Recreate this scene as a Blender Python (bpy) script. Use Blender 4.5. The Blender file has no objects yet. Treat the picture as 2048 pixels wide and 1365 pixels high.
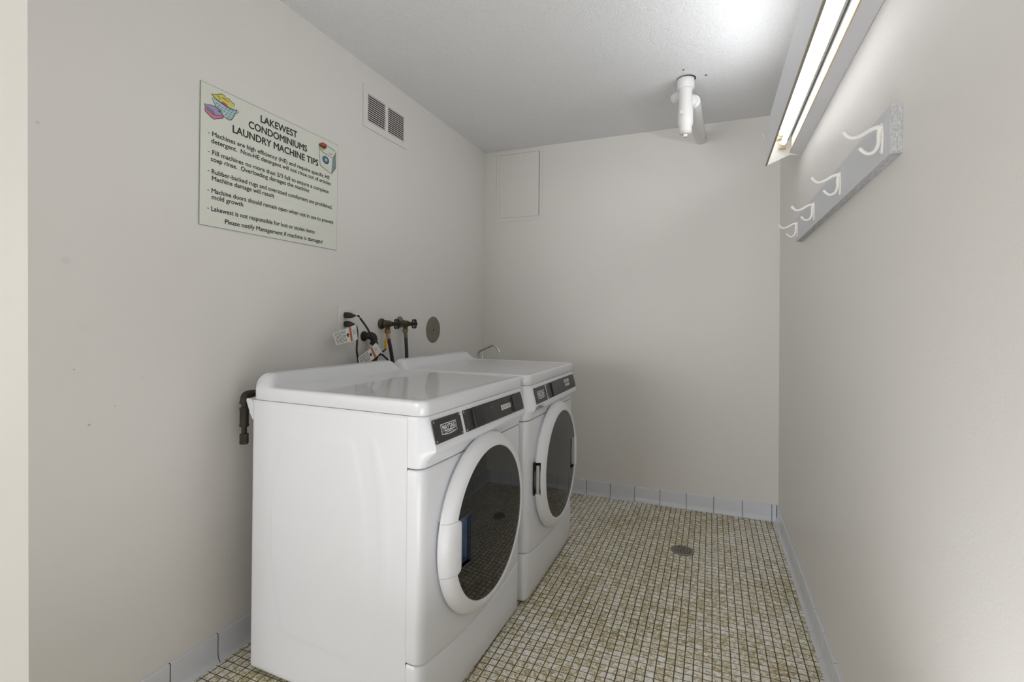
import bpy, bmesh, math, random
from math import sin, cos, pi, radians, hypot, sqrt, atan2, floor
from mathutils import Vector, Matrix, Euler

random.seed(7)
S = bpy.context.scene
COL = S.collection

# ------------------------------------------------------------------ camera, world, lights, exposure
W, H = 1.8904, 2.3561                 # room width (left wall x=0, right wall x=W), ceiling height; back wall y=0
cam_d = bpy.data.cameras.new('camera')
cam = bpy.data.objects.new('camera', cam_d); COL.objects.link(cam); S.camera = cam
YAW, PITCH, ROLL = 0.3871, 0.0052, 0.0088
cam_d.sensor_width = 36; cam_d.lens = 976.48 / 2048 * 36
cam_d.shift_y = -(682.5 - 635.82) / 2048
cam_d.clip_start = 0.02
fw = Vector((-sin(YAW) * cos(PITCH), cos(YAW) * cos(PITCH), sin(PITCH)))
rt = Vector((cos(YAW), sin(YAW), 0)); up = rt.cross(fw)
r2 = rt * cos(ROLL) + up * sin(ROLL); u2 = -rt * sin(ROLL) + up * cos(ROLL)
cam.matrix_world = Matrix(((r2.x, u2.x, -fw.x, 1.5244), (r2.y, u2.y, -fw.y, -3.1973), (r2.z, u2.z, -fw.z, 1.1476), (0, 0, 0, 1)))

world = bpy.data.worlds.new('world'); S.world = world; world.use_nodes = True
world.node_tree.nodes['Background'].inputs[0].default_value = (0.9, 0.95, 1, 1)
world.node_tree.nodes['Background'].inputs[1].default_value = 0.0
S.view_settings.view_transform = 'Standard'; S.view_settings.look = 'None'
S.view_settings.gamma = 1; S.view_settings.use_curve_mapping = False
S.view_settings.exposure = 0.16
S.cycles.use_denoising = True
S.cycles.max_bounces = 10; S.cycles.diffuse_bounces = 8

TUBE_STRENGTH = 2.8
P_DAY, P_WIN, P_STRIP_FILL, P_PANEL_FILL = 143, 4, 3.8, 7.2
def area(name, loc, rot, sx, sy, power, col=(1, 1, 1)):
    l = bpy.data.lights.new(name, 'AREA'); l.shape = 'RECTANGLE'; l.size = sx; l.size_y = sy
    l.energy = power; l.color = col
    o = bpy.data.objects.new(name, l); COL.objects.link(o); o.location = loc; o.rotation_euler = rot
    return o
# the light of the lobby outside the laundry nook: daylight from its far end and side window, as unseen area lamps;
# and unseen fill lamps added for the room and its ceiling
area('lobby_daylight', (-1.6, -9.3, 1.3), (radians(90), 0, 0), 3.2, 2.0, P_DAY, (0.963, 0.965, 1.0))

area('lobby_window_light', (-3.4, -3.75, 1.15), (0, radians(-90), 0), 1.9, 1.8, P_WIN, (0.99, 0.995, 1.0))
area('fixture_fill_strip', (1.80, -1.33, 2.062), (0, radians(90 + 5), 0), 0.03, 1.2, P_STRIP_FILL, (0.975, 0.975, 1.0))  # unseen strip added above the front board to brighten the room
area('ceiling_fill_panel', (1.42, -2.75, 0.30), (radians(180), 0, 0), 0.8, 0.8, P_PANEL_FILL, (0.975, 0.975, 1.0))  # unseen upturned panel added near the floor to brighten the ceiling

# ------------------------------------------------------------------ materials
MATS = {}
class NT:
    def __init__(s, name):
        s.m = bpy.data.materials.new(name); s.m.use_nodes = True
        s.t = s.m.node_tree; s.n = s.t.nodes; s.l = s.t.links; s.b = s.n['Principled BSDF']; MATS[name] = s.m
    def node(s, typ, **kw):
        n = s.n.new(typ)
        for k, v in kw.items(): setattr(n, k, v)
        return n
    def val(s, sock, v):
        if hasattr(v, 'node') or isinstance(v, bpy.types.NodeSocket): s.l.new(v, sock)
        else: sock.default_value = v
    def math(s, op, a, b=0.0, c=0.0):
        n = s.node('ShaderNodeMath', operation=op)
        for i, v in enumerate((a, b, c)): s.val(n.inputs[i], v)
        return n.outputs[0]
    def coord(s): return s.node('ShaderNodeTexCoord').outputs['Object']
    def noise(s, scale, detail=2, rough=.5, dist=0, vec=None):
        n = s.node('ShaderNodeTexNoise'); n.inputs['Scale'].default_value = scale
        n.inputs['Detail'].default_value = detail; n.inputs['Roughness'].default_value = rough
        n.inputs['Distortion'].default_value = dist
        s.l.new(vec if vec is not None else s.coord(), n.inputs['Vector']); return n.outputs[0]
    def ramp(s, f, stops):
        r = s.node('ShaderNodeValToRGB'); e = r.color_ramp.elements
        while len(e) < len(stops): e.new(.5)
        for i, (p, c) in enumerate(stops): e[i].position = p; e[i].color = (*c, 1) if len(c) == 3 else c
        s.l.new(f, r.inputs[0]); return r.outputs[0]
    def mix(s, f, a, b):
        n = s.node('ShaderNodeMix', data_type='RGBA')
        s.val(n.inputs[0], f)
        s.val(n.inputs[6], (*a, 1) if isinstance(a, tuple) and len(a) == 3 else a)
        s.val(n.inputs[7], (*b, 1) if isinstance(b, tuple) and len(b) == 3 else b)
        return n.outputs[2]
    def bump(s, h, dist, strength=1.0):
        b = s.node('ShaderNodeBump'); b.inputs['Distance'].default_value = dist; b.inputs['Strength'].default_value = strength
        s.l.new(h, b.inputs['Height']); s.l.new(b.outputs[0], s.b.inputs['Normal'])
    def set(s, **kw):
        for k, v in kw.items():
            k = k.replace('_', ' ')
            s.val(s.b.inputs[k], (*v, 1) if isinstance(v, tuple) and len(v) == 3 else v)
        return s

def srgb(r, g, b):
    f = lambda c: (c / 255 / 12.92) if c / 255 <= .04045 else ((c / 255 + .055) / 1.055) ** 2.4
    return (f(r), f(g), f(b))

def mat_simple(name, col, rough=.5, metal=0, var=.06, scale=30, bump=0, bscale=200, coat=0, **kw):
    n = NT(name)
    f = n.noise(scale, 3)
    c = n.mix(f, tuple(x * (1 - var) for x in col), tuple(min(1, x * (1 + var)) for x in col))
    n.set(Base_Color=c, Roughness=rough, Metallic=metal, Coat_Weight=coat, **kw)
    if bump: n.bump(n.noise(bscale, 2), bump)
    return n.m

def spots(n, base, pts, col):
    """small marks of dirt and painted dark ceiling holes at given places on the surface: pts = (x, y, z, radius, opacity)"""
    out = base
    co = n.coord()
    for (x, y, z, r, op) in pts:
        v = n.node('ShaderNodeVectorMath', operation='DISTANCE'); n.l.new(co, v.inputs[0]); v.inputs[1].default_value = (x, y, z)
        m = n.node('ShaderNodeMapRange'); m.inputs[1].default_value = r * 1.0; m.inputs[2].default_value = r * .6
        m.inputs[3].default_value = 0; m.inputs[4].default_value = op
        n.l.new(v.outputs['Value'], m.inputs[0])
        out = n.mix(m.outputs[0], out, col)
    return out

def mat_wall(name, col, pts=()):
    n = NT(name)
    c = n.mix(n.noise(2.2, 4), tuple(x * .985 for x in col), tuple(x * 1.015 for x in col))
    if pts: c = spots(n, c, pts, tuple(x * .55 for x in col))
    n.set(Base_Color=c, Roughness=.42, Specular_IOR_Level=.35)
    n.bump(n.noise(170, 3, .6), .0006, .55)
    return n.m

WALLC = (0.738, 0.724, 0.700)
mat_wall('wall_paint', WALLC)
mat_wall('wall_paint_left', WALLC, [(0, -2.475, 1.29, .013, .14), (0, -2.42, .86, .004, .8), (0, -2.455, 1.01, .003, .6),
                                    (0, -2.535, 1.62, .005, .35), (0, -2.44, 1.12, .012, .06), (0, -2.29, .97, .012, .06), (0, -2.36, .9, .0025, .6)])
mat_wall('wall_paint_back', WALLC, [(1.66, 0, .90, .003, .7), (.62, 0, .99, .003, .5)])
mat_wall('wall_paint_right', WALLC, [(W, -1.62, 1.59, .003, .7), (W, -1.2, .83, .003, .5), (W, -2.1, 1.1, .003, .4)])
n = NT('ceiling_texture')
f = n.noise(130, 4, .65); g = n.noise(45, 2)
c = n.mix(n.noise(3, 3), (.785, .80, .815), (.815, .83, .845))
c = n.mix(n.ramp(f, [(.30, (1, 1, 1)), (.42, (0, 0, 0))]), c, (.66, .67, .68))
c = spots(n, c, [(1.394, -.729, H, .007, .95), (1.494, -.636, H, .008, .95), (1.40, -.65, H, .048, .15)], (.07, .06, .05))  # darkness of two holes painted in; faint darker disc round the pipe
n.set(Base_Color=c, Roughness=.9, Specular_IOR_Level=.1)
n.bump(n.math('ADD', f, n.math('MULTIPLY', g, .5)), .0045, .8)

# mosaic floor
n = NT('mosaic_floor')
co = n.coord()
sep = n.node('ShaderNodeSeparateXYZ'); n.l.new(co, sep.inputs[0])
wob = n.noise(9, 2)
P = .0289
tx = n.math('DIVIDE', n.math('ADD', n.math('SUBTRACT', sep.outputs[0], .0045), n.math('MULTIPLY', wob, .0022)), P)
ty = n.math('DIVIDE', n.math('ADD', sep.outputs[1], n.math('MULTIPLY', n.noise(8, 2), .004)), P * 1.02)
fx = n.math('ABSOLUTE', n.math('SUBTRACT', n.math('FRACT', tx), .5)); fy = n.math('ABSOLUTE', n.math('SUBTRACT', n.math('FRACT', ty), .5))
edge = n.math('MULTIPLY', n.math('SUBTRACT', n.noise(160, 2), .5), .035)
dx = n.math('ADD', n.math('SUBTRACT', .5, fx), edge); dy = n.math('ADD', n.math('SUBTRACT', .5, fy), edge)
def sstep(v, a, b):
    m = n.node('ShaderNodeMapRange', interpolation_type='SMOOTHSTEP'); m.inputs[1].default_value = a; m.inputs[2].default_value = b
    n.l.new(v, m.inputs[0]); return m.outputs[0]
tile = n.math('MULTIPLY', sstep(dx, .043, .073), sstep(dy, .036, .060))
cmb = n.node('ShaderNodeCombineXYZ'); n.l.new(n.math('FLOOR', tx), cmb.inputs[0]); n.l.new(n.math('FLOOR', ty), cmb.inputs[1])
wn = n.node('ShaderNodeTexWhiteNoise', noise_dimensions='2D'); n.l.new(cmb.outputs[0], wn.inputs['Vector'])
off = n.node('ShaderNodeVectorMath', operation='MULTIPLY_ADD'); n.l.new(wn.outputs['Color'], off.inputs[0]); off.inputs[1].default_value = (3, 3, 3); n.l.new(co, off.inputs[2])
mot = n.noise(80, 6, .74, .9, off.outputs[0])
wear = n.noise(1.6, 3)
lvl = n.math('ADD', n.math('ADD', mot, n.math('MULTIPLY', n.math('SUBTRACT', wn.outputs['Value'], .5), .07)),
             n.math('MULTIPLY', n.math('SUBTRACT', wear, .5), .22))
tcol = n.ramp(lvl, [(.40, srgb(160, 150, 108)), (.475, srgb(200, 190, 156)), (.525, srgb(234, 228, 212)), (.61, srgb(252, 250, 246))])
tint = n.mix(wn.outputs['Value'], (1, .98, .945), (.965, .985, 1.0))
mm = n.node('ShaderNodeMix', data_type='RGBA', blend_type='MULTIPLY'); mm.inputs[0].default_value = 1
n.l.new(tcol, mm.inputs[6]); n.l.new(tint, mm.inputs[7])
gcol = n.ramp(n.noise(3.5, 3), [(.35, srgb(66, 57, 36)), (.6, srgb(104, 94, 66))])
n.set(Base_Color=n.mix(tile, gcol, mm.outputs[2]), Roughness=n.ramp(tile, [(0, (.9,) * 3), (1, (.34,) * 3)]))
n.bump(n.math('ADD', tile, n.math('MULTIPLY', mot, .12)), .0009, .8)

mat_simple('white_enamel', srgb(228, 230, 235), .34, 0, .004, 4, coat=.25, Coat_Roughness=.08)
mat_simple('white_top_enamel', srgb(225, 227, 232), .3, 0, .004, 4, coat=.65, Coat_Roughness=.025)
mat_simple('white_plastic', srgb(228, 229, 233), .3, 0, .004, 4)
mat_simple('cove_tile_glaze', srgb(212, 215, 222), .22, 0, .03, 60, coat=.3)
mat_simple('grout_dark', srgb(58, 56, 52), .9, 0, .15, 90)
mat_simple('control_black', srgb(52, 52, 54), .38, 0, .05, 80, bump=.0001, bscale=900)
mat_simple('gloss_black', srgb(34, 34, 36), .07, 0, .02)
mat_simple('pure_black', srgb(12, 12, 13), .6)
mat_simple('dark_gap', srgb(38, 42, 52), .8)
n = NT('smoked_glass'); n.set(Base_Color=(.014, .014, .0135), Roughness=.02, IOR=1.46)
n.bump(n.noise(7, 1), .0012, .25)
mat_simple('pocket_blue', srgb(84, 98, 122), .12, 0, .35, 28)
mat_simple('chrome', (.62, .61, .59), .22, 1, .1, 40)
mat_simple('screw_steel', (.55, .55, .55), .3, 1)
mat_simple('aged_brass', srgb(84, 76, 60), .5, .4, .35, 120, bump=.0008, bscale=260)
mat_simple('bright_brass', srgb(150, 122, 72), .4, .6, .25, 150)
mat_simple('copper_coupling', srgb(186, 150, 120), .5, .2, .15)
mat_simple('teal_coupling', srgb(88, 112, 110), .5, .2, .2)
mat_simple('black_rubber', srgb(52, 54, 58), .5, 0, .25, 60)
mat_simple('cord_black', srgb(36, 35, 34), .42)
mat_simple('black_iron', srgb(60, 55, 48), .5, .4, .35, 90, bump=.0006, bscale=300)
mat_simple('wheel_black', srgb(42, 38, 36), .45, .4, .3, 90)
mat_simple('patina_plate', srgb(128, 124, 108), .45, .4, .22, 40)
mat_simple('tag_paper', srgb(226, 226, 222), .6)
mat_simple('tag_orange', srgb(190, 98, 52), .5)
mat_simple('tag_ink', srgb(96, 96, 98), .6)
mat_simple('yellow_grip', srgb(222, 168, 24), .4, 0, .15, 80)
mat_simple('painted_pipe', srgb(222, 222, 222), .45, 0, .03, 20, bump=.0006, bscale=120)
mat_simple('fixture_paint', srgb(224, 225, 229), .4, 0, .03, 8)
mat_simple('fixture_reflector', srgb(238, 238, 234), .4, 0, .02, 8)
mat_simple('channel_grey', srgb(118, 118, 116), .5, 0, .08, 20)
mat_simple('fixture_edge', srgb(196, 180, 150), .5, 0, .25, 25)
mat_simple('fixture_lip', srgb(140, 130, 112), .5, 0, .15, 25)
mat_simple('outlet_paint', (.77, .76, .745), .35, 0, .01, 10)
mat_simple('socket_yellowed', srgb(226, 214, 180), .5, 0, .2, 60)
mat_simple('rack_paint', srgb(205, 207, 212), .5, 0, .03, 10, bump=.0005, bscale=60)
n = NT('rack_wood_grain')
mp = n.node('ShaderNodeMapping'); mp.inputs['Scale'].default_value = (1, .12, .5); n.l.new(n.coord(), mp.inputs[0]); wvo = n.noise(260, 4, .6, .3, mp.outputs[0])
n.set(Base_Color=n.ramp(wvo, [(.35, srgb(168, 170, 174)), (.62, srgb(204, 206, 210))]), Roughness=.6); n.bump(wvo, .002)
mat_simple('hook_paint', srgb(232, 231, 228), .28, 0, .02)
mat_simple('sign_board', srgb(219, 222, 212), .35, 0, .012, 5)
mat_simple('sign_edge', srgb(150, 160, 154), .5)
mat_simple('sign_ink', srgb(34, 33, 32), .5, 0, .02)
for nm, c in dict(art_line=(28, 34, 36), art_blue=(176, 202, 206), art_yellow=(214, 204, 96), art_red=(186, 84, 104), art_purple=(160, 152, 186),
                  art_pink=(204, 120, 146), art_white=(216, 220, 208), art_grey=(128, 146, 150), art_steel=(74, 122, 152), art_navy=(38, 70, 110),
                  art_scarlet=(200, 56, 34), art_lemon=(226, 214, 60), emblem_white=(222, 222, 220), emblem_navy=(44, 58, 96), sticker=(214, 214, 210),
                  led_green=(92, 112, 100), sticker_yellow=(206, 190, 90)).items():
    mat_simple(nm, srgb(*c), .45, 0, .02)
mat_simple('drain_metal', srgb(132, 127, 118), .45, .35, .2, 120)
n = NT('tube_glow'); n.set(Base_Color=(.9, .9, .9), Emission_Color=(1.0, .985, .955, 1), Emission_Strength=TUBE_STRENGTH)

# ------------------------------------------------------------------ mesh helpers
class MB:
    def __init__(s): s.v = []; s.f = []; s.mi = []; s.cur = 0
    def mat(s, i): s.cur = i; return s
    def add(s, vs, fs):
        b = len(s.v); s.v += [tuple(v) for v in vs]
        for f in fs: s.f.append([b + i for i in f]); s.mi.append(s.cur)
        return s
    def box(s, x0, x1, y0, y1, z0, z1, M=None):
        vs = [Vector((x, y, z)) for x in (x0, x1) for y in (y0, y1) for z in (z0, z1)]
        if M is not None: vs = [M @ v for v in vs]
        return s.add(vs, [(0, 1, 3, 2), (4, 6, 7, 5), (0, 4, 5, 1), (2, 3, 7, 6), (0, 2, 6, 4), (1, 5, 7, 3)])
    def loft(s, rows, cap=True, closed=True, flip=False):
        b = len(s.v); n_ = len(rows[0])
        for r in rows: s.v += [tuple(p) for p in r]
        for i in range(len(rows) - 1):
            for j in range(n_ if closed else n_ - 1):
                k = (j + 1) % n_
                f = [b + i * n_ + j, b + i * n_ + k, b + (i + 1) * n_ + k, b + (i + 1) * n_ + j]
                s.f.append(f[::-1] if flip else f); s.mi.append(s.cur)
        if cap and closed:
            s.f.append([b + j for j in range(n_)][::-1]); s.mi.append(s.cur)
            s.f.append([b + (len(rows) - 1) * n_ + j for j in range(n_)]); s.mi.append(s.cur)
        return s
    def lathe(s, prof, origin, axis='z', seg=40, sign=1, cap=True):
        rows = []
        for (r, h) in prof:
            row = []
            for k in range(seg):
                a = 2 * pi * k / seg; c_, s_ = r * cos(a), r * sin(a)
                p = {'z': (c_, s_, h * sign), 'x': (h * sign, c_, s_), 'y': (s_, h * sign, c_)}[axis]
                row.append((origin[0] + p[0], origin[1] + p[1], origin[2] + p[2]))
            rows.append(row)
        return s.loft(rows, cap)
    def tube(s, pts, rad, seg=14, cap=True, smooth=0):
        pts = [Vector(p) for p in pts]
        rads = list(rad) if isinstance(rad, (list, tuple)) else [rad] * len(pts)
        if smooth:
            q = []; rr = []
            P_ = [pts[0]] + pts + [pts[-1]]; R_ = [rads[0]] + rads + [rads[-1]]
            for i in range(1, len(P_) - 2):
                for k in range(smooth):
                    t = k / smooth
                    a, b_, c_, d = P_[i - 1], P_[i], P_[i + 1], P_[i + 2]
                    q.append(.5 * ((2 * b_) + (-a + c_) * t + (2 * a - 5 * b_ + 4 * c_ - d) * t * t + (-a + 3 * b_ - 3 * c_ + d) * t ** 3))
                    rr.append(R_[i] * (1 - t) + R_[i + 1] * t)
            q.append(pts[-1]); rr.append(rads[-1]); pts, rads = q, rr
        rows = []; nrm = None
        for i, p in enumerate(pts):
            t = (pts[min(i + 1, len(pts) - 1)] - pts[max(i - 1, 0)]).normalized()
            if nrm is None:
                nrm = t.orthogonal().normalized()
            nrm = (nrm - t * nrm.dot(t)).normalized(); bn = t.cross(nrm)
            rows.append([p + (nrm * cos(2 * pi * k / seg) + bn * sin(2 * pi * k / seg)) * rads[i] for k in range(seg)])
        return s.loft(rows, cap)
    def prism(s, pts, h0, h1, M):
        """polygon in local (u, v) extruded along local w from h0 to h1; M maps (u, v, w) to space"""
        n_ = len(pts)
        s.add([M @ Vector((p[0], p[1], h)) for h in (h0, h1) for p in pts],
              [list(range(n_))[::-1], [n_ + i for i in range(n_)]] + [(i, (i + 1) % n_, n_ + (i + 1) % n_, n_ + i) for i in range(n_)])
        return s

def build(name, mb, mats, parent=None, bevel=0, seg=2, ang=35, sharp=True):
    me = bpy.data.meshes.new(name); me.from_pydata(mb.v, [], mb.f)
    mats = [mats] if isinstance(mats, str) else mats
    for m in mats: me.materials.append(MATS[m])
    for p, mi in zip(me.polygons, mb.mi): p.material_index = mi
    bm = bmesh.new(); bm.from_mesh(me)
    bmesh.ops.remove_doubles(bm, verts=bm.verts, dist=1e-6)
    bmesh.ops.recalc_face_normals(bm, faces=bm.faces)
    bm.to_mesh(me); bm.free()
    me.shade_smooth()
    me.set_sharp_from_angle(angle=radians(ang))
    o = bpy.data.objects.new(name, me); COL.objects.link(o)
    if parent is not None: o.parent = parent
    if bevel:
        b = o.modifiers.new('bevel', 'BEVEL'); b.width = bevel; b.segments = seg; b.limit_method = 'ANGLE'; b.angle_limit = radians(40)
        b.harden_normals = False
    return o

def boolean(o, cutter_mb):
    c = build('cutter', cutter_mb, 'dark_gap', o.parent)
    bpy.context.view_layer.update()
    m = o.modifiers.new('cut', 'BOOLEAN'); m.object = c; m.operation = 'DIFFERENCE'; m.solver = 'EXACT'
    dg = bpy.context.evaluated_depsgraph_get()
    me = bpy.data.meshes.new_from_object(o.evaluated_get(dg)); me.name = o.name
    o.modifiers.clear(); o.data = me
    cm = c.data; bpy.data.objects.remove(c); bpy.data.meshes.remove(cm)
    me.shade_smooth(); me.set_sharp_from_angle(angle=radians(35))

def empty(name, loc, label, cat, rz=0, group=None):
    o = bpy.data.objects.new(name, None); COL.objects.link(o); o.location = loc; o.rotation_euler = (0, 0, rz)
    o.empty_display_size = .05
    return tag(o, label, cat, group)
def tag(o, label, cat, group=None):
    o['label'] = label; o['category'] = cat
    if group: o['group'] = group
    return o
def struct(o, label=None):
    o['kind'] = 'structure'
    if label: o['label'] = label
    return o

def text_geo(txt, bold=0.0):
    cu = bpy.data.curves.new('t', 'FONT'); cu.body = txt; cu.size = 1; cu.offset = bold; cu.resolution_u = 4
    ob = bpy.data.objects.new('t', cu); COL.objects.link(ob)
    bpy.context.view_layer.update()
    dg = bpy.context.evaluated_depsgraph_get()
    me = bpy.data.meshes.new_from_object(ob.evaluated_get(dg))
    vs = [(v.co.x, v.co.y) for v in me.vertices]; fs = [list(p.vertices) for p in me.polygons]
    bpy.data.objects.remove(ob); bpy.data.curves.remove(cu); bpy.data.meshes.remove(me)
    return vs, fs
CAPH = None
def put_text(mb, txt, u0, u1, v, caph, M, w, bold=.012, dup=0):
    """lettering from u0 to u1 on baseline v with capital height caph"""
    global CAPH
    if CAPH is None:
        hv, _ = text_geo('H'); CAPH = max(p[1] for p in hv)
    vs, fs = text_geo(txt, bold)
    if not vs: return
    x0 = min(p[0] for p in vs); x1 = max(p[0] for p in vs); sx = (u1 - u0) / (x1 - x0); sy = caph / CAPH
    for k, (du, dv) in enumerate(((0, 0),) if not dup else ((-dup, 0), (dup, 0), (0, dup), (0, -dup), (0, 0))):
        mb.add([M @ Vector((u0 + (p[0] - x0) * sx + du * caph, v + p[1] * sy + dv * caph, w + k * .00003)) for p in vs], fs)

# ------------------------------------------------------------------ the room shell
T = .10
YF = -9.5
struct(build('floor', MB().box(-3.5, W + T, YF, T, -.08, 0), 'mosaic_floor'), 'olive and white mosaic tile floor')
struct(build('ceiling', MB().box(-3.5, W + T, YF, T, H, H + .08), 'ceiling_texture'), 'grey white textured ceiling')
def leaning(x0, x1, ya, yb=0):            # the free end of the left wall leans a little out of plumb
    mb = MB(); y0, y1 = ya
    mb.add([(x, y + (0 if k else dy), z) for x in (x0, x1) for z, dy in ((0, .0), (H, -.0286)) for k, y in ((0, y0), (1, y1))],
           [(0, 1, 3, 2), (4, 6, 7, 5), (0, 4, 5, 1), (2, 3, 7, 6), (0, 2, 6, 4), (1, 5, 7, 3)])
    return mb
struct(build('wall_left', MB().box(-T, 0, -2.44, T, 0, H), 'wall_paint_left'), 'beige wall behind the washers')
struct(build('wall_back', MB().box(0, W, 0, T, 0, H), 'wall_paint_back'))
struct(build('wall_right', MB().box(W, W + T, YF, T, 0, H), 'wall_paint_right'))
struct(build('wall_partition', leaning(-3.5, 0, (-2.534, -2.44), 0), 'wall_paint_left'), 'bright wall end at the left edge')
struct(build('wall_lobby', MB().box(-3.6, -3.5, YF, -2.44, 0, H), 'wall_paint'))

struct(build('wall_front', MB().box(-3.6, W + T, YF - T, YF, 0, H), 'wall_paint'))

# cove base tiles: profile (distance from wall, height)
HB = .0931
COVE = [(0, HB), (.0045, HB), (.0075, HB - .0025), (.0082, HB - .006), (.0085, .030), (.0095, .019), (.0125, .0095), (.017, .0035), (.0215, .0005), (.0215, 0), (0, 0)]
def cove_run(name, a, b, toward, edges, label):
    """a run of cove tiles along a wall from a to b; toward(d, s, z) maps; edges are joint positions along s"""
    mb = MB()
    mb.mat(1); mb.loft([[toward(min(max(d - .0006, 0), .0205), s, max(z - .0006, 0) if z else 0) for d, z in COVE] for s in (a, b)])
    mb.mat(0)
    for s0, s1 in zip(edges[:-1], edges[1:]):
        lo, hi = min(s0, s1) + .0014, max(s0, s1) - .0014
        e = .0005
        ring = lambda s, k: [toward(d - (k if d > .002 else 0), s, z - (k if z > HB - .01 else 0)) for d, z in COVE]
        mb.loft([ring(lo, e), ring(lo + e, 0), ring(hi - e, 0), ring(hi, e)])
    return struct(build(name, mb, ['cove_tile_glaze', 'grout_dark'], ang=28), label)
ed = [W - .0336 - k * .1555 for k in range(0, 12)] + [.01]
cove_run('baseboard_back', .01, W - .009, lambda d, s, z: (s, -d, z), [W - .009] + ed, 'pale grey cove tile base along the back wall')
cove_run('baseboard_right', -3.4, -.010, lambda d, s, z: (W - d, s, z), [-.010] + [-.155 - k * .1568 for k in range(0, 21)], 'pale grey cove tile base along the right wall')
cove_run('baseboard_left', -2.54, -.010, lambda d, s, z: (d, s, z), [-.010] + [-2.05 + k * .1555 for k in range(13, -4, -1)], 'pale grey cove tile base along the left wall')

# ------------------------------------------------------------------ washer and dryer
RX = -.666                             # rear of the cabinet (local x), front face at x = 0
def corner_path(xo=0.0, a=.035, b=.022, hw=.345, back=-.05):
    """half-open horizontal outline of the wrap-around front panels (x, y), from left rear to right rear"""
    pts = [(back, -hw)]
    N = 8
    for k in range(N + 1):
        t = pi / 2 * k / N
        pts.append((-b + b * sin(t), -hw + a - a * cos(t)))
    for y in (-.27, -.2, -.1, 0, .1, .2, .27): pts.append((0, y))
    for k in range(N, -1, -1):
        t = pi / 2 * k / N
        pts.append((-b + b * sin(t), hw - a + a * cos(t)))
    pts.append((back, hw))
    return pts
PATH = corner_path()
SEAM = lambda y: .167 + .30 * y * y
def bow(x, y): return x - .003 * (y / .345) ** 2 if x > -.03 else x
def panel(rows_z, rows_in, px=lambda y, z: 0.0):
    """rows_z: list of functions y->z; rows_in: inset of each row"""
    rows = []
    for fz, ins in zip(rows_z, rows_in):
        row = []
        for (x, y) in PATH:
            z = fz(y)
            xx = bow(x, y) - (ins if x > -.045 else 0) + (px(y, z) if x > -.03 else 0)
            yy = y - math.copysign(ins, y) if abs(y) > .30 else y
            row.append((xx, yy, z))
        rows.append(row)
    return rows

def smooth(t): t = max(0, min(1, t)); return t * t * (3 - 2 * t)
PROT = [(.737, 0), (.748, .001), (.758, .004), (.767, .010), (.775, .019), (.782, .0265), (.789, .0285), (.796, .0275), (.804, .0245), (.872, .0065), (.8815, .004)]
def prot(z):
    if z <= PROT[0][0]: return 0
    for (z0, p0), (z1, p1) in zip(PROT[:-1], PROT[1:]):
        if z <= z1: return p0 + (p1 - p0) * (z - z0) / (z1 - z0)
    return PROT[-1][1]

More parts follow.
